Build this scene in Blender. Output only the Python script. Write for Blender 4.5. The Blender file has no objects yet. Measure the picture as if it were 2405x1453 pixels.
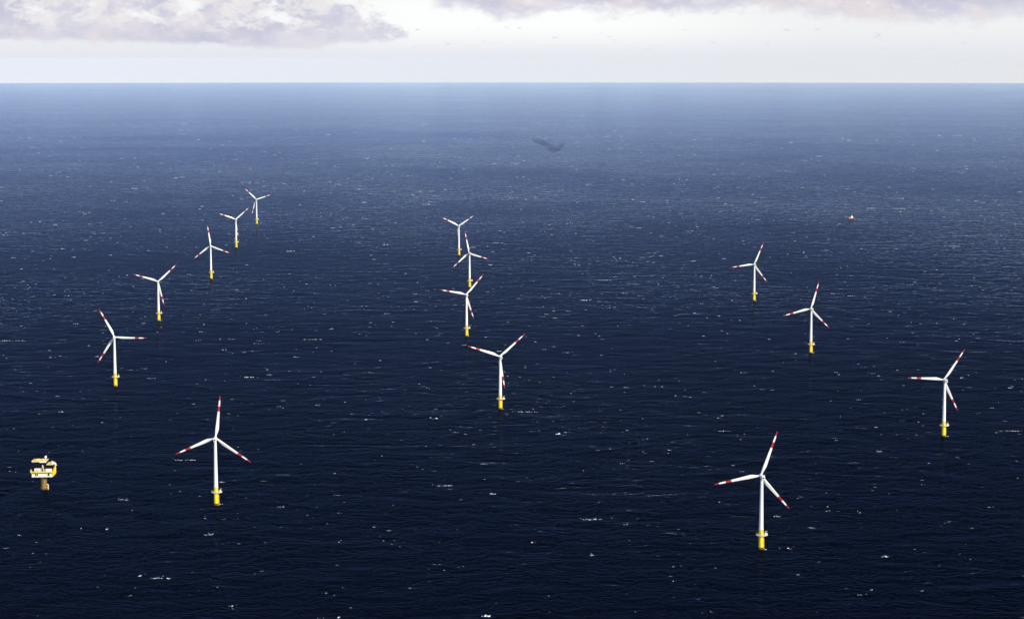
import bpy, bmesh, math, random
import numpy as np
from mathutils import Vector, Matrix

C = bpy.context.scene.collection
SC = bpy.context.scene
R = math.radians

# ------------------------------------------------------------------ camera
EARTH = 7.327e6            # effective earth radius (with refraction), metres
CAM_H = 454.0              # height of the helicopter over the sea
PITCH = 6.778              # degrees below level
cam_d = bpy.data.cameras.new('camera')
cam_d.sensor_width = 36.0
cam_d.lens = 36.0 * 4950.0 / 2405.0
cam_d.clip_start = 1.0
cam_d.clip_end = 400000.0
cam = bpy.data.objects.new('camera', cam_d)
cam.location = (0, 0, CAM_H)
cam.rotation_euler = (R(90 - PITCH), 0, 0)
C.objects.link(cam)
SC.camera = cam

# ------------------------------------------------------------------ light
SUN_AZ = 138.0             # clockwise from +Y (the view direction): behind the camera, to the right
SUN_EL = 27.0
SKY_STRENGTH = 0.115
sun_dir = Vector((math.sin(R(SUN_AZ)) * math.cos(R(SUN_EL)), math.cos(R(SUN_AZ)) * math.cos(R(SUN_EL)), math.sin(R(SUN_EL))))
sl = bpy.data.lights.new('sun', 'SUN')
sl.energy = 4.3
sl.angle = R(0.53)
sl.color = (1.0, 0.95, 0.87)
so = bpy.data.objects.new('sun', sl)
so.rotation_euler = (-sun_dir).to_track_quat('-Z', 'Y').to_euler()
so.location = sun_dir * 300 + Vector((0, 0, 600))
C.objects.link(so)

SC.view_settings.view_transform = 'Standard'
SC.view_settings.look = 'None'
EXPOSURE = 0.25
SC.view_settings.exposure = EXPOSURE
SC.view_settings.gamma = 1.0
SC.cycles.use_denoising = True
SC.cycles.max_bounces = 6
SC.cycles.volume_bounces = 0
SC.cycles.sample_clamp_indirect = 4.0


# ------------------------------------------------------------------ node helpers
class NT:
    def __init__(self, tree):
        self.t = tree

    def n(self, kind, **kw):
        nd = self.t.nodes.new(kind)
        for k, v in kw.items():
            if k == 'inp':
                for kk, vv in v.items():
                    self.set(nd, kk, vv)
            else:
                setattr(nd, k, v)
        return nd

    def set(self, nd, key, v):
        s = nd.inputs[key]
        if isinstance(v, bpy.types.NodeSocket):
            self.t.links.new(v, s)
        else:
            s.default_value = v

    def math(self, op, a, b=None, c=None, clamp=False):
        nd = self.t.nodes.new('ShaderNodeMath')
        nd.operation = op
        nd.use_clamp = clamp
        for i, v in enumerate((a, b, c)):
            if v is not None:
                self.set(nd, i, v)
        return nd.outputs[0]

    def mix(self, f, a, b):
        nd = self.t.nodes.new('ShaderNodeMix')
        nd.data_type = 'RGBA'
        self.set(nd, 0, f)
        self.set(nd, 6, a)
        self.set(nd, 7, b)
        return nd.outputs[2]

    def sstep(self, x, lo, hi):
        nd = self.t.nodes.new('ShaderNodeMapRange')
        nd.interpolation_type = 'SMOOTHSTEP'
        self.set(nd, 0, x)
        nd.inputs[1].default_value = lo
        nd.inputs[2].default_value = hi
        nd.inputs[3].default_value = 0.0
        nd.inputs[4].default_value = 1.0
        return nd.outputs[0]

    def noise(self, vec, scale, detail=3.0, rough=0.5, dist=0.0, w=None):
        nd = self.t.nodes.new('ShaderNodeTexNoise')
        if w is not None:
            nd.noise_dimensions = '4D'
            nd.inputs['W'].default_value = w
        self.set(nd, 'Vector', vec)
        nd.inputs['Scale'].default_value = scale
        nd.inputs['Detail'].default_value = detail
        nd.inputs['Roughness'].default_value = rough
        nd.inputs['Distortion'].default_value = dist
        return nd.outputs[0]

    def scale(self, vec, sx, sy, sz, rot=0.0, loc=(0, 0, 0)):
        nd = self.t.nodes.new('ShaderNodeMapping')
        self.set(nd, 'Vector', vec)
        nd.inputs['Location'].default_value = loc
        nd.inputs['Scale'].default_value = (sx, sy, sz)
        nd.inputs['Rotation'].default_value = (0, 0, rot)
        return nd.outputs[0]


def lin(r, g, b):
    def f(c):
        c /= 255.0
        return c / 12.92 if c <= 0.04045 else ((c + 0.055) / 1.055) ** 2.4
    k = 2.0 ** -EXPOSURE
    return (f(r) * k, f(g) * k, f(b) * k, 1.0)


# ------------------------------------------------------------------ world: sky with clouds low over the horizon
world = bpy.data.worlds.new('World')
SC.world = world
world.use_nodes = True
wt = world.node_tree
wt.nodes.clear()
W = NT(wt)
sky = W.n('ShaderNodeTexSky', sky_type='NISHITA', sun_disc=False)
sky.sun_elevation = R(SUN_EL)
sky.sun_rotation = R(SUN_AZ)
sky.altitude = 450.0
sky.air_density = 1.0
sky.dust_density = 1.0
sky.ozone_density = 1.5
tc = W.n('ShaderNodeTexCoord')
sep = W.n('ShaderNodeSeparateXYZ', inp={0: tc.outputs['Generated']})
hx, hy, hz = sep.outputs
el = W.math('MULTIPLY', W.math('ARCSINE', hz), 180 / math.pi)                 # degrees of elevation
az = W.math('MULTIPLY', W.math('ARCTAN2', hx, hy), 180 / math.pi)             # degrees clockwise from +Y
cv = W.n('ShaderNodeCombineXYZ', inp={0: az, 1: el, 2: 0.0}).outputs[0]
sky_c = W.n('ShaderNodeVectorMath', operation='SCALE', inp={0: sky.outputs[0], 'Scale': SKY_STRENGTH}).outputs[0]
# pale veil of far air and thin cloud that lies on the horizon
veil = W.math('SUBTRACT', 1.0, W.sstep(el, 0.6, 20.0))
mid_az = W.math('MULTIPLY', W.sstep(az, -7.0, -2.5), W.math('SUBTRACT', 1.0, W.sstep(az, 2.0, 9.0)))     # brightest in the middle
vtop = W.mix(mid_az, lin(240, 242, 243), lin(253, 254, 254))
vcol = W.mix(W.sstep(el, -0.15, 0.95), lin(228, 231, 239), vtop)
base = W.mix(veil, sky_c, vcol)
# two octaves of billow, in degrees on the sky
big_n = W.noise(W.scale(cv, 1, 1.7, 1), 0.42, 5.0, 0.55, 0.25)
fine_n = W.noise(W.scale(cv, 1, 1.6, 1, 0, (7.3, 2.1, 0)), 1.7, 7.0, 0.66, 0.25)
bil = W.math('ADD', W.math('MULTIPLY', W.math('SUBTRACT', big_n, 0.5), 0.55), W.math('MULTIPLY', W.math('SUBTRACT', fine_n, 0.5), 0.85))
# lower edge of the bank (elevation, degrees) along the azimuth
ramp = W.n('ShaderNodeFloatCurve')
cm = ramp.mapping
cu = cm.curves[0]
prof = [(-60, .60), (-13.6, .47), (-10.5, .42), (-8.2, .33), (-6.2, .27), (-4.6, .40), (-3.4, .45), (-2.6, .55), (-1.9, 1.35), (-0.8, 1.14), (.5, 1.05), (1.3, 1.30), (2.2, 1.22), (4.2, 1.16), (6.6, 1.26), (8.6, 1.05), (10.6, .92), (12.2, .95), (13.8, 1.12), (60, .9)]
for i, (a, e) in enumerate(prof):
    p = ((a + 60) / 120, e / 2)
    if i == 0:
        cu.points[0].location = p
    elif i == len(prof) - 1:
        cu.points[len(cu.points) - 1].location = p
    else:
        cu.points.new(*p)
for p in cu.points:
    p.handle_type = 'AUTO_CLAMPED'
cm.update()
W.set(ramp, 'Value', W.math('DIVIDE', W.math('ADD', az, 60.0), 120.0, clamp=True))
edge = W.math('MULTIPLY', ramp.outputs[0], 2.0)
above = W.math('SUBTRACT', el, edge)
flat = W.math('ADD', above, W.math('MULTIPLY', bil, W.math('ADD', 0.55, W.math('MULTIPLY', W.sstep(az, -2.5, -1.5), 0.45))))
right_side = W.sstep(az, -2.5, -1.5)
soft = W.math('ADD', W.math('MULTIPLY', flat, W.math('SUBTRACT', 1.0, W.math('MULTIPLY', right_side, 0.55))), 0.0)
bank = W.sstep(soft, -0.05, 0.14)
# the slanting bright gap where the left bank ends
gap_x = W.math('SUBTRACT', W.math('ADD', az, 2.75), W.math('MULTIPLY', W.math('SUBTRACT', 0.5, el), 1.55))
gap_x = W.math('ADD', gap_x, W.math('MULTIPLY', bil, 4.5))
gap = W.math('MULTIPLY', W.sstep(gap_x, -0.5, 0.6), W.math('SUBTRACT', 1.0, W.sstep(az, -2.3, -1.7)))
bank = W.math('MULTIPLY', bank, W.math('SUBTRACT', 1.0, gap))
bank = W.math('MULTIPLY', bank, W.math('SUBTRACT', 1.0, W.sstep(el, 1.9, 4.5)))
# bright openings in the upper part of the bank
hole_n = W.noise(W.scale(cv, 1, 1.9, 1, 0, (3.1, 0.2, 0)), 0.75, 6.0, 0.58, 0.3)
holes = W.math('MULTIPLY', W.sstep(W.math('ADD', hole_n, W.math('MULTIPLY', W.math('SUBTRACT', el, 1.2), 0.10)), 0.52, 0.64), W.sstep(above, 0.30, 0.80))
bcol = W.mix(W.sstep(W.math('ADD', big_n, W.math('MULTIPLY', W.math('SUBTRACT', fine_n, 0.5), 0.35)), 0.36, 0.66), lin(198, 199, 219), lin(222, 221, 232))
pink = W.noise(W.scale(cv, 1, 1.4, 1, 0, (1.3, 8.8, 0)), 0.5, 3.0, 0.5)
bcol = W.mix(W.math('MULTIPLY', W.sstep(pink, 0.48, 0.66), 0.55), bcol, lin(238, 224, 224))
lit_n = W.math('ADD', W.math('MULTIPLY', fine_n, 0.65), W.math('MULTIPLY', hole_n, 0.35))
lit = W.math('MULTIPLY', W.sstep(W.math('ADD', lit_n, W.math('MULTIPLY', W.math('SUBTRACT', above, 0.5), 0.10)), 0.47, 0.60), W.sstep(above, 0.10, 0.55))
bcol = W.mix(W.math('MULTIPLY', lit, 0.8), bcol, lin(240, 236, 236))
bcol = W.mix(W.math('MULTIPLY', holes, 0.95), bcol, lin(248, 250, 252))
base = W.mix(W.math('MULTIPLY', bank, 0.96), base, bcol)
# a few small scuds under the bank
sc_n = W.noise(W.scale(cv, 1.0, 2.6, 1, 0, (0.0, 5.3, 0)), 2.1, 4.0, 0.6)
scud = W.math('MULTIPLY', W.sstep(sc_n, 0.61, 0.72), W.math('MULTIPLY', W.sstep(el, 0.15, 0.30), W.math('SUBTRACT', 1.0, W.sstep(el, 0.75, 1.0))))
base = W.mix(W.math('MULTIPLY', scud, 0.7), base, lin(214, 217, 226))
bg = W.n('ShaderNodeBackground', inp={'Color': base, 'Strength': 1.0})
wo = W.n('ShaderNodeOutputWorld', inp={'Surface': bg.outputs[0]})


# ------------------------------------------------------------------ materials
def new_mat(name):
    m = bpy.data.materials.new(name)
    m.use_nodes = True
    m.node_tree.nodes.clear()
    return m, NT(m.node_tree)


def paint(name, col, rough=0.45, dirt=0.25, dirt_col=(0.25, 0.2, 0.15, 1), scale=0.35, metal=0.0, spec=0.5):
    """weathered paint: faint vertical runs and blotches"""
    m, N = new_mat(name)
    t = N.n('ShaderNodeTexCoord')
    runs = N.noise(N.scale(t.outputs['Object'], 1.6, 1.6, 0.12), 1.0, 4.0, 0.6)
    blot = N.noise(t.outputs['Object'], scale, 4.0, 0.6)
    f = N.math('MULTIPLY', N.sstep(N.math('ADD', N.math('MULTIPLY', runs, 0.6), N.math('MULTIPLY', blot, 0.4)), 0.46, 0.72), dirt)
    c = N.mix(f, (*col, 1.0), tuple(0.5 * col[i] + 0.5 * dirt_col[i] * 0.6 for i in range(3)) + (1.0,))
    b = N.n('ShaderNodeBsdfPrincipled', inp={'Base Color': c, 'Roughness': rough, 'Metallic': metal, 'Specular IOR Level': spec})
    N.n('ShaderNodeOutputMaterial', inp={'Surface': b.outputs[0]})
    return m


M = dict(
    white=paint('white_paint', (0.80, 0.80, 0.78), 0.35, 0.12),
    blade=paint('blade_white', (0.78, 0.78, 0.76), 0.30, 0.08),
    red=paint('signal_red', (0.34, 0.009, 0.014), 0.40, 0.2),
    yellow=paint('traffic_yellow', (0.84, 0.63, 0.010), 0.45, 0.22, (0.2, 0.1, 0.02, 1)),
    cream=paint('cream_paint', (0.72, 0.62, 0.40), 0.5, 0.3),
    deck=paint('deck_grating', (0.42, 0.36, 0.22), 0.7, 0.4),
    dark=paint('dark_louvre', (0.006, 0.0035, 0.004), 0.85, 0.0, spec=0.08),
    roof=paint('roof_coating', (0.80, 0.62, 0.22), 0.6, 0.35),
    steel=paint('galvanised_steel', (0.50, 0.50, 0.48), 0.45, 0.3, metal=0.4),
    growth=paint('splash_zone_stain', (0.10, 0.055, 0.007), 0.7, 0.8, (0.03, 0.03, 0.01, 1)),
    pile=paint('weathered_shaded_ochre', (0.23, 0.12, 0.009), 0.6, 0.6, (0.04, 0.02, 0.01, 1)),  # weathered yellow paint, browned to hold the deck's shade on the pile
    glass=paint('dark_glass', (0.02, 0.025, 0.03), 0.1, 0.0),
    orange=paint('orange_hull', (0.33, 0.07, 0.04), 0.4, 0.2),
)


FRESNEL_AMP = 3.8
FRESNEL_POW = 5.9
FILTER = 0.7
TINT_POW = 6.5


def water_mat(name, amp=0.06, soft_rim=False, base=(0.0004, 0.0006, 0.0015, 1.0), rough=0.15, tint=(0.29, 0.45, 0.90, 1.0)):
    m, N = new_mat(name)
    t = N.n('ShaderNodeTexCoord')
    P = t.outputs['Object']
    # broad patches where the wind bites harder or lighter
    gust = N.noise(N.scale(P, 1 / 900, 1 / 1500, 0), 1.0, 3.0, 0.55)
    gust = N.math('ADD', 0.25, N.math('MULTIPLY', gust, 1.5))
    front = N.noise(N.scale(P, 1 / 2600, 1 / 1900, 0, R(14), (3.7, 1.2, 0)), 1.0, 2.0, 0.5, 0.4)
    gust = N.math('MULTIPLY', gust, N.math('ADD', 0.35, N.math('MULTIPLY', front, 1.3)))
    swell = N.noise(N.scale(P, 1 / 70, 1 / 46, 0, R(8)), 1.0, 1.0, 0.5, 0.6)
    wave = N.noise(N.scale(P, 1 / 24, 1 / 15, 0, R(-7), (31, 7, 0)), 1.0, 2.0, 0.55, 0.9)
    chop = N.noise(N.scale(P, 1 / 7, 1 / 4.6, 0, R(5)), 1.0, 3.0, 0.62, 0.6)
    # steeper, sharper crests than troughs
    wave = N.math('SUBTRACT', 1.0, N.math('ABSOLUTE', N.math('MULTIPLY', N.math('SUBTRACT', wave, 0.5), 2.0)))
    h = N.math('MULTIPLY', swell, 5.6)
    h = N.math('ADD', h, N.math('MULTIPLY', wave, 2.6))
    h = N.math('ADD', h, N.math('MULTIPLY', chop, 0.95))
    h = N.math('MULTIPLY', h, gust)
    bp = N.n('ShaderNodeBump', inp={'Strength': 1.0, 'Filter Width': FILTER, 'Distance': amp, 'Height': h})
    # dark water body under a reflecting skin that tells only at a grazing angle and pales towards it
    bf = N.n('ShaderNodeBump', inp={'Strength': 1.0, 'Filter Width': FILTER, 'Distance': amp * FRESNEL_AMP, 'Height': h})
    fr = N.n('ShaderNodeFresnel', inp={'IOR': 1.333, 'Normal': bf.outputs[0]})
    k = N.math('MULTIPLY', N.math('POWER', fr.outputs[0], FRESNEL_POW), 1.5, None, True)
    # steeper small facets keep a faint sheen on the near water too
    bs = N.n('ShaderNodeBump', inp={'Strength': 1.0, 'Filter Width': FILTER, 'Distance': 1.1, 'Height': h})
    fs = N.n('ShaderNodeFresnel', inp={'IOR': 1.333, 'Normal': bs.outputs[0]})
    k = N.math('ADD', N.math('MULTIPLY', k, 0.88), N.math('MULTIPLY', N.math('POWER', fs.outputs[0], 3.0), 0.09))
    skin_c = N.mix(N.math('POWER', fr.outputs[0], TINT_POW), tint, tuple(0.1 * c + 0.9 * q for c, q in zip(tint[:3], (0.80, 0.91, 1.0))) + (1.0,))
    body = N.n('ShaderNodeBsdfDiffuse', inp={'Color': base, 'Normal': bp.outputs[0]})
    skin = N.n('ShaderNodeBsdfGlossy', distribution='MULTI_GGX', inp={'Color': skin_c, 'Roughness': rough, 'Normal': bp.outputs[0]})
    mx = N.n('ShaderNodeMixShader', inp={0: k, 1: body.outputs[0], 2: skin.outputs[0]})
    if soft_rim:        # the painted cloud shadow thins out towards the rim of its patch
        at = N.n('ShaderNodeAttribute', attribute_name='rim')
        tr = N.n('ShaderNodeBsdfTransparent')
        mx = N.n('ShaderNodeMixShader', inp={0: N.sstep(at.outputs['Fac'], 0.05, 0.75), 1: tr.outputs[0], 2: mx.outputs[0]})
    N.n('ShaderNodeOutputMaterial', inp={'Surface': mx.outputs[0]})
    return m


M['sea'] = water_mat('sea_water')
M['cloud_shadow'] = water_mat('painted_cloud_shadow', 0.10, True, rough=0.2, tint=(0.13, 0.24, 0.58, 1.0))  # tint lowered to paint a small cloud's shadow into the water colour


def foam_mat():
    m, N = new_mat('sea_foam')
    t = N.n('ShaderNodeTexCoord')
    n = N.noise(t.outputs['Object'], 1.1, 3.0, 0.6)
    c = N.mix(n, (0.62, 0.68, 0.74, 1), (0.88, 0.89, 0.90, 1))
    b = N.n('ShaderNodeBsdfPrincipled', inp={'Base Color': c, 'Roughness': 0.8})
    N.n('ShaderNodeOutputMaterial', inp={'Surface': b.outputs[0]})
    return m


M['foam'] = foam_mat()


# ------------------------------------------------------------------ mesh helpers
class MB:
    def __init__(self):
        self.v = []
        self.f = []
        self.mi = []

    def add(self, verts, faces, mi=0):
        o = len(self.v)
        self.v += [tuple(p) for p in verts]
        self.f += [tuple(i + o for i in q) for q in faces]
        self.mi += [mi] * len(faces)

    def box(self, c, s, mi=0, rot=None, bev=0.0):
        """box with small chamfered vertical and horizontal edges when bev > 0"""
        bm = bmesh.new()
        bmesh.ops.create_cube(bm, size=1.0)
        bmesh.ops.scale(bm, vec=s, verts=bm.verts)
        if bev > 0:
            bmesh.ops.bevel(bm, geom=list(bm.edges), offset=bev, segments=1, affect='EDGES')
        if rot:
            bmesh.ops.rotate(bm, cent=(0, 0, 0), matrix=rot, verts=bm.verts)
        bmesh.ops.translate(bm, vec=c, verts=bm.verts)
        self.bm(bm, mi)

    def bm(self, bm, mi=0):
        bm.verts.index_update()
        self.add([v.co[:] for v in bm.verts], [[v.index for v in f.verts] for f in bm.faces], mi)
        bm.free()

    def lathe(self, prof, n=24, mi=0, origin=(0, 0, 0), caps=True, mat=None):
        """prof = [(radius, z)] turned round z"""
        vs, fs = [], []
        for r, z in prof:
            for k in range(n):
                a = 2 * math.pi * k / n
                p = Vector((r * math.cos(a), r * math.sin(a), z))
                if mat:
                    p = mat @ p
                vs.append(p + Vector(origin))
        for i in range(len(prof) - 1):
            for k in range(n):
                k2 = (k + 1) % n
                fs.append((i * n + k, i * n + k2, (i + 1) * n + k2, (i + 1) * n + k))
        if caps:
            fs.append(tuple(range(n - 1, -1, -1)))
            fs.append(tuple((len(prof) - 1) * n + k for k in range(n)))
        self.add(vs, fs, mi)

    def tube(self, a, b, r, n=8, mi=0, r2=None):
        a, b = Vector(a), Vector(b)
        d = b - a
        q = d.to_track_quat('Z', 'Y').to_matrix()
        self.lathe([(r, 0), (r if r2 is None else r2, d.length)], n, mi, a, True, q)

    def path(self, pts, r, n=8, mi=0, closed=False):
        pts = list(pts)
        for i in range(len(pts) - (0 if closed else 1)):
            self.tube(pts[i], pts[(i + 1) % len(pts)], r, n, mi)

    def prism(self, outline, z0, z1, mi=0):
        n = len(outline)
        vs = [(x, y, z0) for x, y in outline] + [(x, y, z1) for x, y in outline]
        fs = [tuple(range(n - 1, -1, -1)), tuple(range(n, 2 * n))]
        fs += [(k, (k + 1) % n, n + (k + 1) % n, n + k) for k in range(n)]
        self.add(vs, fs, mi)

    def sphere(self, c, r, mi=0, seg=16, rings=10, sc=(1, 1, 1)):
        prof = []
        for i in range(rings + 1):
            a = -math.pi / 2 + math.pi * i / rings
            prof.append((max(1e-3, r * math.cos(a)), r * math.sin(a)))
        self.lathe(prof, seg, mi, c, True, Matrix.Diagonal(sc))

    def build(self, name, mats, parent=None, smooth=False, angle=35):
        me = bpy.data.meshes.new(name)
        me.from_pydata(self.v, [], self.f)
        if not isinstance(mats, (list, tuple)):
            mats = [mats]
        for m in mats:
            me.materials.append(m)
        me.polygons.foreach_set('material_index', self.mi)
        if smooth:
            me.polygons.foreach_set('use_smooth', [True] * len(self.f))
            try:
                me.set_sharp_from_angle(angle=R(angle))
            except Exception:
                pass
        me.update()
        o = bpy.data.objects.new(name, me)
        C.objects.link(o)
        if parent:
            o.parent = parent
        return o


def thing(name, label, cat, loc=(0, 0, 0), rz=0.0, group=None):
    o = bpy.data.objects.new(name, None)
    o.empty_display_size = 2.0
    C.objects.link(o)
    o.location = loc
    o.rotation_euler = (0, 0, rz)
    tag(o, label, cat, group)
    return o


def tag(o, label, cat, group=None, kind=None):
    o['label'] = label
    o['category'] = cat
    if group:
        o['group'] = group
    if kind:
        o['kind'] = kind
    return o


def sea_z(x, y):
    return -(x * x + y * y) / (2 * EARTH)


# the helicopter's line of sight to a point of the sea, for surveying positions in the photograph (2405 x 1453)
def survey(px, py):
    f, th = 4950.0, R(PITCH)
    d = Vector(((px - 1202.5) / f, math.cos(th) - (py - 726.5) / f * math.sin(th), -math.sin(th) - (py - 726.5) / f * math.cos(th)))
    a = (d.x ** 2 + d.y ** 2) / (2 * EARTH)
    t = (-d.z - math.sqrt(max(0.0, d.z * d.z - 4 * a * CAM_H))) / (2 * a)
    return (d.x * t, d.y * t)


# ------------------------------------------------------------------ sea and air
def build_sea():
    radii = [0.0, 40.0]
    while radii[-1] < 4000:
        radii.append(radii[-1] * 1.25)
    while radii[-1] < 98000:
        radii.append(radii[-1] + max(400.0, min(1500.0, radii[-1] * 0.1)))
    n = 360
    vs = [(0, 0, 0)]
    fs = []
    for r in radii[1:]:
        for k in range(n):
            a = 2 * math.pi * k / n
            vs.append((r * math.sin(a), r * math.cos(a), -r * r / (2 * EARTH)))
    for k in range(n):
        fs.append((0, 1 + (k + 1) % n, 1 + k))
    for i in range(len(radii) - 2):
        for k in range(n):
            a, b = 1 + i * n + k, 1 + i * n + (k + 1) % n
            fs.append((a, b, b + n, a + n))
    mb = MB()
    mb.add(vs, fs)
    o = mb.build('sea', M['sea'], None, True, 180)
    o['kind'] = 'structure'
    o['label'] = 'dark blue open sea with wind waves reaching to the hazy horizon'
    return o


sea = build_sea()

HAZE_DENSITY = 0.66e-5
hz_ = MB()
hz_.box((0, 0, (CAM_H + 12 - 700) / 2), (210000, 210000, CAM_H + 12 + 700))
haze = hz_.build('haze', [])
hm, N = new_mat('sea_air')
pv = N.n('ShaderNodeVolumePrincipled')
pv.inputs['Color'].default_value = (0.20, 0.37, 1.0, 1.0)
pv.inputs['Absorption Color'].default_value = (1.0, 1.0, 1.0, 1.0)
pv.inputs['Density'].default_value = HAZE_DENSITY
pv.inputs['Anisotropy'].default_value = -0.3
N.n('ShaderNodeOutputMaterial', inp={'Volume': pv.outputs[0]})
haze.data.materials.append(hm)
tag(haze, 'pale sea haze that thickens towards the horizon', 'haze', None, 'stuff')


# ------------------------------------------------------------------ wind turbines
ROTOR_R = 44.7
SPLASH = 2.0
HUB_Z = 66.6 + SPLASH
OVERHANG = 4.2


def airfoil(n=14):
    """closed loop of (x along chord 0 leading .. 1 trailing, y thickness) with unit chord and thickness"""
    up, lo = [], []
    for i in range(n + 1):
        x = 0.5 * (1 - math.cos(math.pi * i / n))
        y = 5 * (0.2969 * math.sqrt(x) - 0.126 * x - 0.3516 * x * x + 0.2843 * x ** 3 - 0.1036 * x ** 4)
        up.append((x, y))
        lo.append((x, -y))
    return up + lo[-2:0:-1]


def make_blade():
    af = airfoil(8)
    n = len(af)
    # (fraction of radius, chord, thickness ratio, twist degrees, roundness)
    st = [(.026, 1.9, 1.0, 14, 1.0), (.05, 1.9, 1.0, 14, 1.0), (.085, 2.2, .8, 14, .75), (.13, 2.85, .52, 13, .35), (.175, 3.4, .38, 12, .1), (.215, 3.6, .31, 10.5, 0), (.27, 3.45, .27, 9, 0),
          (.36, 3.05, .24, 6.5, 0), (.48, 2.62, .21, 4.2, 0), (.625, 2.15, .19, 2.2, 0), (.69, 1.97, .18, 1.6, 0), (.75, 1.8, .18, 1.1, 0), (.82, 1.6, .17, .6, 0), (.888, 1.38, .17, .2, 0), (.94, 1.12, .16, 0, 0), (.975, .8, .15, 0, 0), (.993, .42, .15, 0, 0), (1.0, .1, .15, 0, 0)]
    vs, fs, mi = [], [], []
    pitch = 4.0
    for (s, c, th, tw, rd) in st:
        z = s * ROTOR_R
        a = R(tw + pitch)
        for j, (x, y) in enumerate(af):
            ang = 2 * math.pi * j / n
            ax, ay = (x - 0.30) * c, y * c * th * 1.0
            cx, cy = -0.5 * c * math.cos(ang), 0.5 * c * math.sin(ang)
            px, py = ax * (1 - rd) + cx * rd, ay * (1 - rd) + cy * rd
            vs.append((px * math.cos(a) - py * math.sin(a), px * math.sin(a) + py * math.cos(a), z))
    for i in range(len(st) - 1):
        s0 = st[i][0]
        red = (.62 <= s0 < .75 - 1e-6) or s0 >= .888 - 1e-6
        for j in range(n):
            k = (j + 1) % n
            fs.append((i * n + j, i * n + k, (i + 1) * n + k, (i + 1) * n + j))
            mi.append(1 if red else 0)
    fs.append(tuple(range(n)))
    mi.append(0)
    fs.append(tuple((len(st) - 1) * n + k for k in range(n - 1, -1, -1)))
    mi.append(1)
    mb = MB()
    mb.v, mb.f, mb.mi = vs, fs, mi
    return mb


def ring_pts(n, r, z, a0=0.0, a1=2 * math.pi, sx=1.0):
    return [(r * math.cos(a0 + (a1 - a0) * k / n), r * math.sin(a0 + (a1 - a0) * k / n), z) for k in range(n + (0 if abs(a1 - a0 - 2 * math.pi) < 1e-6 else 1))]


PLAT_Z = 11.9


def plat_outline(grow=0.0):
    """deck outline seen from above: round, drawn out to a laydown corner on the right (+x)"""
    pts = []
    for k in range(28):
        a = 2 * math.pi * k / 28
        r = 4.7 + grow
        x, y = r * math.cos(a), r * math.sin(a)
        if x > 0:
            x *= 1.32
        pts.append((x, y))
    return pts


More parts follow.
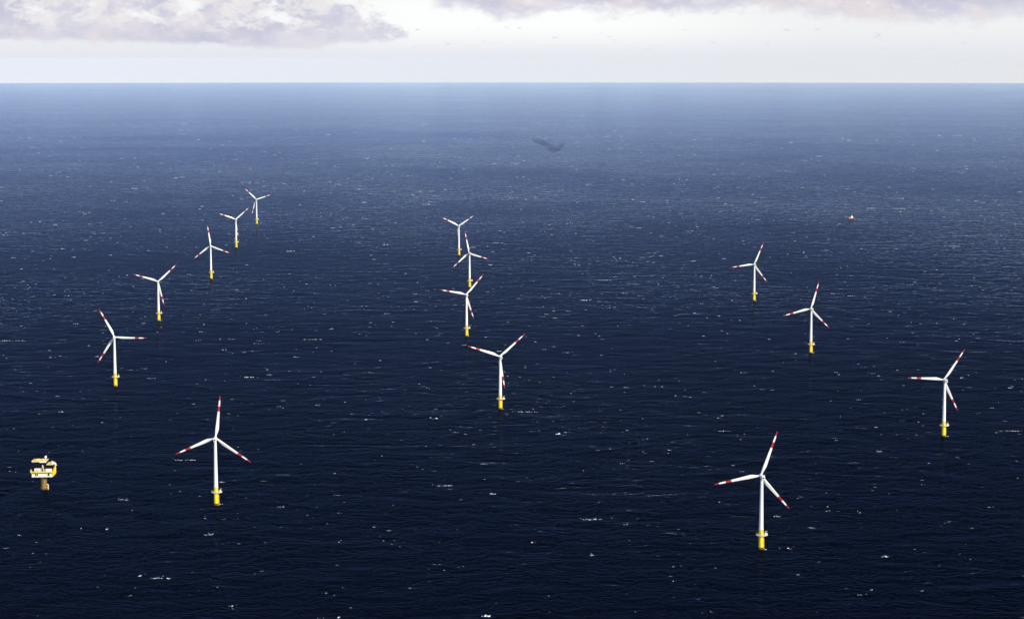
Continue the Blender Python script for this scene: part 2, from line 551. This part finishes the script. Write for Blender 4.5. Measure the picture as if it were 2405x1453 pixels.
def make_turbine():
    t = thing('wind_turbine', '', 'wind turbine')
    # foundation: yellow transition piece that rises out of the water
    m = MB()
    m.lathe([(2.24, 0.1), (2.24, 11.2), (2.4, 11.25), (2.4, 11.5), (2.24, 11.55), (2.22, 16.7), (2.42, 16.75), (2.42, 17.05), (2.2, 17.1)], 32)
    f = m.build('foundation', M['yellow'], t, True)
    m = MB()
    m.lathe([(2.26, -8), (2.27, 0.1)], 32)
    m.build('splash_zone', M['growth'], f, True)
    # boat landing: two fender tubes with a ladder between on the right front
    m = MB()
    for s in (-0.9, 0.9):
        m.tube((2.75, s, -3.0), (2.75, s, 8.0), 0.15)
        m.tube((1.9, s, 8.6), (2.75, s, 8.0), 0.12)
        m.tube((1.9, s, 4.5), (2.75, s, 4.5), 0.1)
        m.tube((1.9, s, 1.4), (2.75, s, 1.4), 0.1)
    m.build('boat_landing', M['yellow'], t, True)
    m = MB()
    for s in (-0.28, 0.28):
        m.tube((2.55, s, -1), (2.55, s, 11.4), 0.05, 6)
    for k in range(31):
        m.tube((2.55, -0.28, -0.6 + k * 0.38), (2.55, 0.28, -0.6 + k * 0.38), 0.03, 5)
    m.build('ladder', M['steel'], t)
    # working platform
    m = MB()
    m.prism(plat_outline(), PLAT_Z - 0.45, PLAT_Z, 0)
    m.prism(plat_outline(0.06), PLAT_Z - 0.5, PLAT_Z + 0.12, 1)
    m.v = m.v  # deck plate and its kick plate
    for k in range(8):
        a = 2 * math.pi * (k + .5) / 8
        m.tube((2.2 * math.cos(a), 2.2 * math.sin(a), PLAT_Z - 2.0), (4.4 * math.cos(a) * (1.25 if math.cos(a) > 0 else 1), 4.4 * math.sin(a), PLAT_Z - 0.5), 0.13, 6, 1)
    pl = m.build('platform', [M['deck'], M['cream']], t, False)
    m = MB()
    ol = plat_outline(-0.05)
    for h in (0.45, 0.8, 1.15):
        m.path([(x, y, PLAT_Z + h) for x, y in ol], 0.05, 5, 0, True)
    for x, y in ol[::2]:
        m.tube((x, y, PLAT_Z), (x, y, PLAT_Z + 1.15), 0.06, 5)
    m.build('railing', M['cream'], pl)
    # davit crane on the right of the platform
    m = MB()
    m.tube((4.1, 1.6, PLAT_Z), (4.1, 1.6, PLAT_Z + 2.7), 0.24)
    m.sphere((4.1, 1.6, PLAT_Z + 2.7), 0.34, 0, 10, 6)
    m.tube((4.1, 1.6, PLAT_Z + 2.6), (5.6, -0.4, PLAT_Z + 3.7), 0.19, 8, 0, 0.12)
    m.tube((4.1, 1.6, PLAT_Z + 1.0), (5.0, 0.4, PLAT_Z + 3.1), 0.09)
    m.tube((5.6, -0.4, PLAT_Z + 3.7), (5.6, -0.4, PLAT_Z + 2.2), 0.04, 5)
    m.build('davit_crane', M['white'], t, True)
    m = MB()
    m.box((4.6, -0.9, PLAT_Z + 0.95), (1.5, 1.7, 1.6), 0, None, 0.1)
    m.box((4.6, -0.9, PLAT_Z + 1.83), (1.7, 1.9, 0.14), 0, None, 0.03)
    m.build('equipment_box', M['white'], t)
    # tower
    m = MB()
    prof = []
    for k in range(9):
        u = k / 8
        prof.append((2.12 - 0.78 * u ** 1.05, 17.1 + (64.6 - 17.1) * u))
    for k in (3, 6):        # flange rings of the tower cans
        pass
    m.lathe(prof, 32)
    tw = m.build('tower', M['white'], t, True)
    m = MB()
    m.prism([(-0.55, -2.45), (0.55, -2.45), (0.55, -2.05), (-0.55, -2.05)], PLAT_Z + 0.15, PLAT_Z + 2.35)
    m.build('door', M['steel'], f)
    # nacelle: axis +y is the rotor axis, towards the rotor
    m = MB()
    secs = [(-6.7, 2.6, 2.7, .15), (-6.4, 3.1, 3.2, .1), (-3.5, 3.4, 3.6, 0), (0.5, 3.4, 3.6, 0), (1.9, 3.0, 3.1, 0), (2.35, 2.5, 2.6, 0)]
    vs, fs = [], []
    q = 20
    for (y, w_, h_, dz) in secs:
        for k in range(q):
            a = 2 * math.pi * k / q
            ex = 0.45
            cx = math.copysign(abs(math.cos(a)) ** ex, math.cos(a))
            sz = math.copysign(abs(math.sin(a)) ** ex, math.sin(a))
            vs.append((cx * w_ / 2, y, sz * h_ / 2 + dz + 0.1))
    for i in range(len(secs) - 1):
        for k in range(q):
            k2 = (k + 1) % q
            fs.append((i * q + k, (i + 1) * q + k, (i + 1) * q + k2, i * q + k2))
    fs.append(tuple(range(q)))
    fs.append(tuple((len(secs) - 1) * q + k for k in range(q - 1, -1, -1)))
    m.add(vs, fs)
    m.lathe([(1.42, -2.0), (1.42, -1.35)], 24)
    nac = m.build('nacelle', M['white'], t, True, 40)
    m = MB()
    m.box((0, -6.82, 0.5), (1.5, 0.3, 1.3), 0, None, 0.08)
    m.build('vent', M['dark'], nac)
    m = MB()
    m.box((0, -5.2, 2.35), (2.8, 1.5, 0.9), 0, None, 0.15)
    m.build('cooler', M['white'], nac)
    m = MB()
    m.tube((0.9, -6.1, 1.6), (0.9, -6.1, 4.0), 0.07, 6)
    m.tube((0.3, -6.1, 3.6), (1.5, -6.1, 3.6), 0.07, 6)
    m.build('wind_mast', M['steel'], nac)
    # hub with spinner
    m = MB()
    m.lathe([(1.25, -1.75), (1.55, -1.3), (1.62, -0.4), (1.6, 0.5), (1.4, 1.2), (0.95, 1.8), (0.4, 2.1), (0.05, 2.18)], 24, 0, (0, 0, 0), True, Matrix.Rotation(R(-90), 3, 'X'))
    for k in range(3):
        a = k * 2 * math.pi / 3
        d = Vector((math.sin(a), 0, math.cos(a)))
        m.tube(d * 0.9, d * 1.75, 1.06, 18)
    hub = m.build('hub', M['white'], t, True, 40)
    b0 = make_blade().build('blade', [M['blade'], M['red']], t, True, 50)
    for ch in t.children_recursive:          # the yellow steel starts above a stained splash zone
        if ch.name.split('.')[0] not in ('nacelle', 'vent', 'cooler', 'wind_mast', 'hub', 'blade'):
            ch.data.transform(Matrix.Translation((0, 0, SPLASH)))
    b1, b2 = b0.copy(), b0.copy()
    for b in (b1, b2):
        C.objects.link(b)
        b.parent = t
    return t


def pose_rotor(t, psi, phi, tilt=6.0, cone=2.5):
    """turn nacelle, hub and blades of one turbine: psi = yaw of the rotor axis, phi = roll of the rotor"""
    p, ti, co = R(psi), R(tilt), R(cone)
    ax = Vector((math.sin(p) * math.cos(ti), math.cos(p) * math.cos(ti), math.sin(ti)))
    rt = Vector((math.cos(p), -math.sin(p), 0))
    up = rt.cross(ax)
    top = Vector((0, 0, HUB_Z - 0.4))
    hubp = Vector((0, 0, HUB_Z)) + OVERHANG * ax

    def mat(x, y, z, o):
        return Matrix(((x[0], y[0], z[0], o[0]), (x[1], y[1], z[1], o[1]), (x[2], y[2], z[2], o[2]), (0, 0, 0, 1)))
    i = 0
    for ch in t.children:
        k = ch.name.split('.')[0]
        if k == 'nacelle':
            fl = Vector((math.sin(p), math.cos(p), 0))
            ch.matrix_local = mat(rt, fl, Vector((0, 0, 1)), top)
        elif k == 'hub':
            a = R(phi)
            s = math.sin(a) * rt + math.cos(a) * up
            c = math.cos(a) * rt - math.sin(a) * up
            ch.matrix_local = mat(c, ax, s, hubp)
        elif k == 'blade':
            a = R(phi) + i * 2 * math.pi / 3
            i += 1
            s = math.sin(a) * rt + math.cos(a) * up
            c = math.cos(a) * rt - math.sin(a) * up
            s2 = math.cos(co) * s + math.sin(co) * ax
            a2 = math.cos(co) * ax - math.sin(co) * s
            ch.matrix_local = mat(c, a2, s2, hubp)


def copy_tree(o, parent=None):
    c = o.copy()
    C.objects.link(c)
    if parent:
        c.parent = parent
    for ch in list(o.children):
        copy_tree(ch, c)
    return c


TURBINES = [   # base pixel in the photograph, yaw, roll, label
    (1787, 1284, -7, 19, 'largest and nearest turbine on the lower right, one blade pointing up to the right'),
    (508, 1181, -4, 7, 'large near wind turbine right of the yellow substation platform, one blade pointing straight up'),
    (2216, 1021, -5, 33, 'wind turbine nearest the right edge, one blade lying level to the left'),
    (1175, 957, -12, 49, 'nearest turbine of the middle row, Y-shaped rotor with lower blade just right of its tower'),
    (271, 904, -6, 93, 'left row turbine with one blade pointing level to the right, second from the near end'),
    (1096, 787, -12, 41, 'middle row turbine whose upper right blade crosses the foot of the turbine behind'),
    (1904, 826, -6, 15, 'middle turbine of the right row, blades spread like an inverted Y leaning right'),
    (1771, 704, -6, 22, 'farthest turbine of the right row, short and alone with its left blade dipping slightly'),
    (373, 751, -9, 47, 'left row turbine third from the near end, Y-shaped rotor with lower blade right of tower'),
    (496, 653, -12, 112, 'left row turbine with one blade up and two sloping down on both sides'),
    (555, 580, -20, 50, 'second farthest turbine of the left row, Y-shaped rotor with lower blade close to tower'),
    (603, 525, -20, 74, 'farthest turbine of the left row and highest in view, lower blade left of its tower'),
    (1103, 673, -18, 108, 'middle row turbine whose yellow foot is touched by a blade tip of the one before'),
    (1078, 598, -14, 57, 'farthest turbine of the middle row, Y-shaped with its lower blade hidden by the tower'),
]
proto = make_turbine()
for i, (px, py, psi, phi, lab) in enumerate(TURBINES):
    t = proto if i == 0 else copy_tree(proto)
    x, y = survey(px, py)
    x, y = survey(px, py + 0.98 * SPLASH * 4950 / math.hypot(y, CAM_H))
    t.location = (x, y, sea_z(x, y))
    t.rotation_euler = (0, 0, 0)
    pose_rotor(t, psi, phi)
    tag(t, lab, 'wind turbine', 'wind turbines of the offshore wind farm')


# ------------------------------------------------------------------ transformer platform
def louvred(mb, x0, x1, y, z0, z1, mi, pitch=0.55):
    """wall of slanted slats facing -y"""
    n = max(1, int((z1 - z0) / pitch))
    for k in range(n):
        za = z0 + (z1 - z0) * k / n
        zb = z0 + (z1 - z0) * (k + 1) / n
        mb.add([(x0, y - 0.18, za), (x1, y - 0.18, za), (x1, y, zb), (x0, y, zb), (x0, y, za), (x1, y, za)], [(0, 1, 2, 3), (0, 4, 5, 1)], mi)


def make_substation():
    x, y = survey(104, 1148)
    s = thing('transformer_platform', 'yellow and white offshore substation platform on one thick brown pile, left of the turbines', 'offshore platform', (x, y, sea_z(x, y)), R(3))
    # pile
    m = MB()
    m.lathe([(3.6, -6), (3.6, 2.0), (3.1, 4.0), (3.1, 12.8), (4.6, 14.4)], 32)
    pile = m.build('pile', M['pile'], s, True)
    m = MB()
    m.lathe([(3.68, -5), (3.68, 1.3)], 32)
    m.build('waterline_band', M['growth'], pile, True)
    m = MB()
    for yy in (-2.6, -1.0):
        m.tube((4.5, yy, -1.5), (4.5, yy, 5.2), 0.4)
        m.tube((3.0, yy, 5.6), (4.5, yy, 5.2), 0.3)
        m.tube((3.2, yy, 2.4), (4.5, yy, 2.4), 0.3)
    m.box((4.7, -1.8, 2.2), (0.8, 1.4, 3.6), 0, None, 0.15)
    m.build('boat_landing', M['cream'], s, True)
    # lower deck plate with white parapet
    m = MB()
    m.box((-1.6, 6.5, 13.2), (22.0, 19.0, 0.8), 0, None, 0.1)
    for k in range(5):
        m.box((-11.0 + 4.7 * k, 6.5, 12.6), (0.6, 18.6, 0.5), 1)
    m.build('lower_deck', [M['white'], M['yellow']], s)
    # cellar walls between the decks
    m = MB()
    m.box((-10.6, -1.6, 14.8), (2.9, 2.6, 2.4), 0, None, 0.1)
    m.box((-1.4, -1.4, 14.9), (9.4, 2.6, 2.6), 0, None, 0.1)
    m.box((7.4, -1.6, 14.9), (2.6, 2.6, 2.7), 0, None, 0.1)
    m.build('switchgear_housing', M['white'], s)
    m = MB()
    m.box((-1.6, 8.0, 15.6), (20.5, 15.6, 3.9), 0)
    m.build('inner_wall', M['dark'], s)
    for xx in (-12.2, -7.4, 4.1, 9.0):
        m = MB()
        m.tube((xx, -2.75, 13.6), (xx, -2.75, 17.4), 0.28, 10)
        m.build('column', M['yellow'], s, True)
    # sloping yellow side wall on the right
    m = MB()
    m.add([(9.6, -2.9, 13.4), (9.6, 15.8, 13.4), (9.6, 15.8, 20.8), (9.6, 9.0, 23.6), (9.6, 3.5, 20.8), (9.6, -2.9, 19.2),
           (10.1, -2.9, 13.4), (10.1, 15.8, 13.4), (10.1, 15.8, 20.8), (10.1, 9.0, 23.6), (10.1, 3.5, 20.8), (10.1, -2.9, 19.2)],
          [(5, 4, 3, 2, 1, 0), (6, 7, 8, 9, 10, 11)] + [(k, (k + 1) % 6, 6 + (k + 1) % 6, 6 + k) for k in range(6)])
    for yy in (0.0, 5.0, 10.0, 15.0):
        m.box((10.2, yy, 16.5), (0.24, 0.4, 6.0))
    m.build('side_wall', M['yellow'], s)
    # main deck
    m = MB()
    m.box((-1.7, 6.3, 17.9), (23.6, 20.2, 0.9), 0, None, 0.1)
    m.box((-13.6, 2.0, 17.9), (1.6, 6.0, 0.7), 0, None, 0.1)
    dk = m.build('main_deck', M['yellow'], s)
    m = MB()
    ol = [(-13.4, -3.7), (10.0, -3.7)]
    for h in (0.55, 1.1):
        m.path([(-13.4, 14, 18.35 + h), (-13.4, -3.7, 18.35 + h), (10.0, -3.7, 18.35 + h)], 0.07, 5)
    for k in range(14):
        m.tube((-13.4 + 1.8 * k, -3.7, 18.3), (-13.4 + 1.8 * k, -3.7, 19.45), 0.07, 5)
    for k in range(1, 9):
        m.tube((-13.4, -3.7 + 2.0 * k, 18.3), (-13.4, -3.7 + 2.0 * k, 19.45), 0.07, 5)
    m.build('railing', M['yellow'], dk)
    # houses on the main deck
    m = MB()
    m.box((-5.0, 7.4, 23.4), (15.0, 14.2, 10.1), 0)
    louvred(m, -12.4, 2.4, 0.28, 18.6, 28.2, 0)
    m.build('transformer_house', M['dark'], s)
    m = MB()
    m.box((6.1, 7.4, 21.8), (7.0, 14.0, 6.9), 0)
    louvred(m, 2.75, 9.5, 0.38, 18.6, 25.0, 0)
    m.build('control_house', M['dark'], s)
    m = MB()
    m.box((-4.9, 7.2, 28.9), (15.6, 15.2, 0.8), 0, None, 0.1)
    m.box((-12.0, 0.9, 29.75), (0.9, 1.4, 0.9), 1, None, 0.1)
    m.box((-0.9, -0.2, 28.55), (7.1, 1.4, 1.25), 1, None, 0.1)
    m.box((-7.0, 8.0, 29.8), (4.0, 5.0, 1.0), 0, None, 0.15)
    m.box((-2.0, 10.0, 29.7), (3.0, 4.0, 0.8), 0, None, 0.15)
    rf = m.build('roof', [M['roof'], M['white']], s)
    m = MB()
    m.box((6.3, 7.2, 25.6), (7.2, 15.0, 0.7), 0, None, 0.1)
    m.build('roof', M['roof'], s)
    m = MB()
    m.tube((0.6, 9.0, 29.2), (0.6, 9.0, 31.2), 0.35, 10)
    m.sphere((0.6, 9.0, 32.2), 1.25, 0, 16, 10)
    m.tube((1.7, 9.0, 31.0), (1.9, 9.0, 34.5), 0.08, 6)
    m.box((1.3, 8.9, 31.6), (1.4, 0.5, 0.3))
    m.build('radar_dome', M['white'], s, True)
    m = MB()
    m.lathe([(1.35, 25.9), (1.35, 27.6), (1.15, 28.2), (0.6, 28.6), (0.05, 28.7)], 18, 0, (8.6, 3.5, 0))
    m.build('tank', M['white'], s, True)
    # containers on the front of the main deck
    for cx, w_, h_ in ((-6.4, 6.3, 3.5), (5.4, 6.6, 3.0)):
        m = MB()
        m.box((cx, -1.6, 18.45 + h_ / 2), (w_, 2.5, h_), 0, None, 0.08)
        for k in range(int(w_ / 0.5)):
            m.box((cx - w_ / 2 + 0.35 + 0.5 * k, -2.9, 18.45 + h_ / 2), (0.2, 0.1, h_ - 0.5), 0)
        m.build('container', M['white'], s)
    m = MB()
    m.box((-6.6, -2.98, 19.7), (3.2, 0.12, 1.3), 0)
    m.build('louvre', M['steel'], s)
    # A-frame hoist between the containers
    m = MB()
    for sx in (-1.5, 1.5):
        for yy in (-2.6, -0.9):
            m.tube((-0.9 + sx, yy, 18.3), (-0.9 + sx * 0.12, yy + 0.2, 25.4), 0.22, 8)
        for k in range(4):
            u = 0.15 + 0.2 * k
            w2 = sx * (1 - 0.88 * u)
            m.tube((-0.9 + w2, -2.6, 18.3 + 7.1 * u), (-0.9 + w2, -0.8, 18.3 + 7.1 * (u + 0.12)), 0.1, 6)
    m.tube((-0.9, -2.8, 25.4), (-0.9, -0.5, 25.4), 0.3, 8)
    m.box((0.4, -2.3, 19.6), (1.1, 1.6, 2.6), 0, None, 0.1)
    m.build('hoist_frame', M['cream'], s, True)
    # crane on the right edge
    m = MB()
    m.tube((11.2, 5.5, 18.0), (11.2, 5.5, 24.4), 0.6, 12)
    m.tube((10.0, 5.5, 20.0), (11.2, 5.5, 18.5), 0.4, 8)
    cr = m.build('crane', M['yellow'], s, True)
    m = MB()
    m.box((11.2, 5.5, 25.4), (1.8, 2.0, 2.0), 0, None, 0.2)
    m.box((12.2, 5.3, 24.1), (1.2, 1.2, 0.9), 0, None, 0.15)
    m.build('cab', M['white'], cr)
    m = MB()
    m.tube((11.2, 6.5, 25.8), (6.0, 14.0, 27.2), 0.28, 8)
    m.build('boom', M['cream'], cr, True)
    m = MB()
    m.box((-13.6, -0.5, 19.3), (1.2, 2.0, 1.6), 0, None, 0.2)
    m.tube((-13.4, -0.5, 20), (-13.4, -0.5, 21.4), 0.12, 6)
    m.build('life_raft', M['white'], s)
    # the deck hangs out in front of the pile
    for ch in s.children_recursive:
        if ch.name.split('.')[0] not in ('pile', 'waterline_band', 'boat_landing'):
            ch.data.transform(Matrix.Translation((1.0, -5.0, 1.8)))
    return s


make_substation()


# ------------------------------------------------------------------ small vessel far off
def make_boat():
    x, y = survey(1999, 514)
    b = thing('work_boat', 'tiny orange hulled work boat with white wheelhouse far off on the right', 'boat', (x, y, sea_z(x, y)), R(28))
    secs = [(-9.5, 2.2, 2.2), (-8, 2.7, 2.2), (0, 2.9, 2.3), (5, 2.6, 2.8), (8.5, 1.3, 3.5), (10.6, 0.06, 4.2)]
    vs, fs = [], []
    for (xx, w_, h_) in secs:
        vs += [(xx, -w_, h_), (xx, -w_ * 0.75, -0.8), (xx, w_ * 0.75, -0.8), (xx, w_, h_)]
    for i in range(len(secs) - 1):
        for k in range(4):
            k2 = (k + 1) % 4
            fs.append((i * 4 + k, i * 4 + k2, i * 4 + 4 + k2, i * 4 + 4 + k))
    fs += [(3, 2, 1, 0), tuple(len(vs) - 4 + k for k in range(4))]
    m = MB()
    m.add(vs, fs)
    m.build('hull', M['orange'], b)
    m = MB()
    m.box((2.0, 0, 4.2), (6.0, 4.0, 3.8), 0, None, 0.2)
    m.box((2.4, 0, 7.2), (3.6, 3.4, 2.4), 0, None, 0.3)
    wh = m.build('wheelhouse', M['white'], b)
    m = MB()
    m.box((4.25, 0, 7.4), (0.12, 3.0, 0.9))
    m.build('window', M['glass'], wh)
    m = MB()
    m.tube((1.6, 0, 8.3), (1.4, 0, 13.5), 0.25, 8)
    m.tube((1.5, -1.4, 11.2), (1.5, 1.4, 11.2), 0.15, 6)
    m.build('mast', M['white'], b, True)
    m = MB()
    m.box((-5.5, 0, 2.9), (4.0, 3.2, 1.3), 0, None, 0.15)
    m.tube((-2.2, 1.2, 2.2), (-2.2, 1.2, 6.0), 0.35, 8)
    m.tube((-2.2, 1.2, 5.8), (-6.4, 0.4, 7.4), 0.2, 8)
    m.build('deck_crane', M['cream'], b, True)


make_boat()

# ------------------------------------------------------------------ cloud shadow far out, painted as a darker sheet on the sea
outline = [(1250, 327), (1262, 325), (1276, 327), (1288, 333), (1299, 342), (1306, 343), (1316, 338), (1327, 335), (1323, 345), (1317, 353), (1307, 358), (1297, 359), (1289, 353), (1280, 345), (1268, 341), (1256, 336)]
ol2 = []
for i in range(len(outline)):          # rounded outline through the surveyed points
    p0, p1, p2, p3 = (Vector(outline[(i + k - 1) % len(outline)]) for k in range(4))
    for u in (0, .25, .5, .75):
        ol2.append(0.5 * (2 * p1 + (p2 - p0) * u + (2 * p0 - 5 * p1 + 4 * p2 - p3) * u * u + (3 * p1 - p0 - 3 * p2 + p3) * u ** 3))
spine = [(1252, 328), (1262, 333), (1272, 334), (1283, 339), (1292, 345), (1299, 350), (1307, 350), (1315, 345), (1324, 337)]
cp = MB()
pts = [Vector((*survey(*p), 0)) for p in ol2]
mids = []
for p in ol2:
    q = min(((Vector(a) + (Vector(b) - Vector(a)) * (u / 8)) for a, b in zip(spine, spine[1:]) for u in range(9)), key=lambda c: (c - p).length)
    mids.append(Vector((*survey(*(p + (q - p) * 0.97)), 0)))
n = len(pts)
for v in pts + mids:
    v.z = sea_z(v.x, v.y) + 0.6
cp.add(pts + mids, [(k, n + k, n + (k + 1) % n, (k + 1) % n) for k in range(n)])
o = cp.build('painted_cloud_shadow', M['cloud_shadow'])
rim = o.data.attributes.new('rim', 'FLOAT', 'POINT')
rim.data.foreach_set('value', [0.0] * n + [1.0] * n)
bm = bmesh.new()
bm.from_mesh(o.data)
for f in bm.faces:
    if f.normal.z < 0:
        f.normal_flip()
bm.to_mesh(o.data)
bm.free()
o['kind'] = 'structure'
o['label'] = 'dark bird shaped cloud shadow painted on the sea far out'


# ------------------------------------------------------------------ whitecaps
def whitecaps():
    rnd = random.Random(11)
    mb = MB()

    def lump(x, y, L, D, h, a):
        """one flat heap of foam, a lens with an uneven rim"""
        n = 9
        ca, sa = math.cos(a), math.sin(a)
        z0 = sea_z(x, y)
        rim, mid = [], []
        for k in range(n):
            t = 2 * math.pi * k / n
            r = 1 + rnd.uniform(-.35, .3)
            u, v = L * r * math.cos(t), D * r * math.sin(t)
            rim.append((x + u * ca - v * sa, y + u * sa + v * ca, z0 + 0.03))
            mid.append((x + .55 * (u * ca - v * sa), y + .55 * (u * sa + v * ca), z0 + h * rnd.uniform(.55, 1.0)))
        top = (x, y, z0 + h)
        fs = []
        for k in range(n):
            k2 = (k + 1) % n
            fs.append((k, k2, n + k2, n + k))
            fs.append((n + k, n + k2, 2 * n))
        mb.add(rim + mid + [top], fs)

    def cap(x, y, L, D, h):
        """a breaking crest: a broken line of foam heaps that runs across the wind"""
        a = rnd.gauss(0, 0.12)
        n = max(2, int(round(L / max(0.8, .8 * D))))
        bend = rnd.uniform(-.8, .8) * D
        live = rnd.random() < 0.8
        for k in range(n):
            if n > 2 and rnd.random() < (0.12 if live else 0.55):
                live = not live
            if not live and n > 2:
                continue
            u = (k + 0.5) / n - 0.5
            xx = u * L
            wgt = (1 - 1.2 * abs(u) ** 1.5) * min(1.6, rnd.lognormvariate(-.25, .45))
            for _ in range(rnd.choice((1, 1, 2))):
                lump(x + xx * math.cos(a) + rnd.gauss(0, .3 * L / n), y + xx * math.sin(a) + bend * 4 * u * u + rnd.gauss(0, .55 * D), L / n * rnd.uniform(.25, .7), D * wgt * rnd.uniform(.3, .7), h * wgt * rnd.uniform(.5, 1.1), a + rnd.gauss(0, .35))
        for k in range(int(L / 2.5)):       # spatter behind the crest
            if rnd.random() < 0.5:
                lump(x + rnd.gauss(0, L * .5), y + rnd.uniform(0, 4 * D + 2), rnd.uniform(.2, .7), rnd.uniform(.2, .6), .2, 0)

    # the larger breakers, surveyed from the photograph: pixel, length in px, weight
    big = [(583, 886, 22, 1.2), (1023, 981, 16, 1.6), (1312, 1019, 11, 1.8), (1378, 705, 22, 1.0), (142, 967, 16, .8), (528, 822, 10, 1.4), (490, 1255, 24, .9), (378, 1357, 46, .9), (290, 1173, 26, .8), (1145, 1446, 26, 1.2),
           (1855, 1288, 11, 1.2), (543, 1423, 12, 1.0), (1240, 967, 50, .7), (735, 797, 44, .7), (30, 800, 60, .6), (2380, 1012, 40, .6), (2065, 1060, 16, .7), (436, 1080, 46, .8), (1045, 1140, 36, .6), (1158, 1159, 16, 1.0),
           (1392, 1219, 46, .8), (2115, 490, 34, .8), (1420, 658, 34, .6), (683, 590, 18, .8), (620, 280, 8, 1.2), (2194, 445, 14, .7), (1686, 465, 8, .9), (1628, 613, 12, .8), (2236, 578, 36, .6), (1990, 510, 10, .7),
           (800, 1272, 12, .7), (2078, 1306, 20, .8), (1250, 1273, 8, 1.0), (795, 1450, 10, 1.2), (1900, 1238, 10, .8), (1680, 1333, 5, 1.0), (1390, 1303, 8, .8), (1700, 1012, 30, .5), (1745, 875, 16, .6), (2000, 695, 20, .6),
           (190, 1240, 6, .9), (250, 1242, 6, .8), (1090, 810, 10, .6), (695, 838, 14, .5), (2260, 887, 14, .9), (2160, 868, 12, .7), (1826, 1212, 16, .9), (1690, 1178, 8, .9), (860, 985, 8, .6), (330, 1352, 8, .9)]
    for (px, py, lp, wgt) in big:
        x, y = survey(px, py)
        mpp = math.hypot(y, CAM_H) / 4950
        cap(x, y, lp * mpp, 1.6 * wgt * (.8 + mpp), 0.55 * wgt * (1 + .5 * mpp))
    # the scatter of small ones: laid out over the water by area, rarer but larger with room between
    for (r0, r1, n, s0) in ((1450, 2000, 180, .5), (2000, 3000, 380, .64), (3000, 4500, 560, .98), (4500, 6500, 400, 1.5), (6500, 10000, 400, 2.3), (10000, 16000, 300, 3.2), (16000, 30000, 80, 4.0)):
        left = n
        while left > 0:
            r = math.sqrt(rnd.uniform(r0 * r0, r1 * r1))
            th = R(rnd.uniform(-17, 17))
            x0, y0 = r * math.sin(th), r * math.cos(th)
            for _ in range(rnd.choice((1, 1, 1, 1, 1, 2, 2, 3))):     # crests often break in company
                left -= 1
                g = min(3.6, rnd.paretovariate(2.0))
                cap(x0 + rnd.gauss(0, .011 * r0) * (_ > 0), y0 + rnd.gauss(0, .012 * r0) * (_ > 0), s0 * g * rnd.uniform(1.0, 3.6), s0 * rnd.uniform(.35, .8), .5 * s0 ** .75 * rnd.uniform(.4, 1.4))
    # wash at the foot of the piles
    for (px, py, *_r) in TURBINES:
        x, y = survey(px, py)
        lump(x + 3.4, y - 9.5, .8, .6, .5, 0)
        lump(x + 2.4, y - 10.6, .5, .4, .2, 0)
    return mb


wc = whitecaps().build('whitecaps', M['foam'])
tag(wc, 'scattered white crests of small breaking waves all over the sea', 'whitecaps', None, 'stuff')
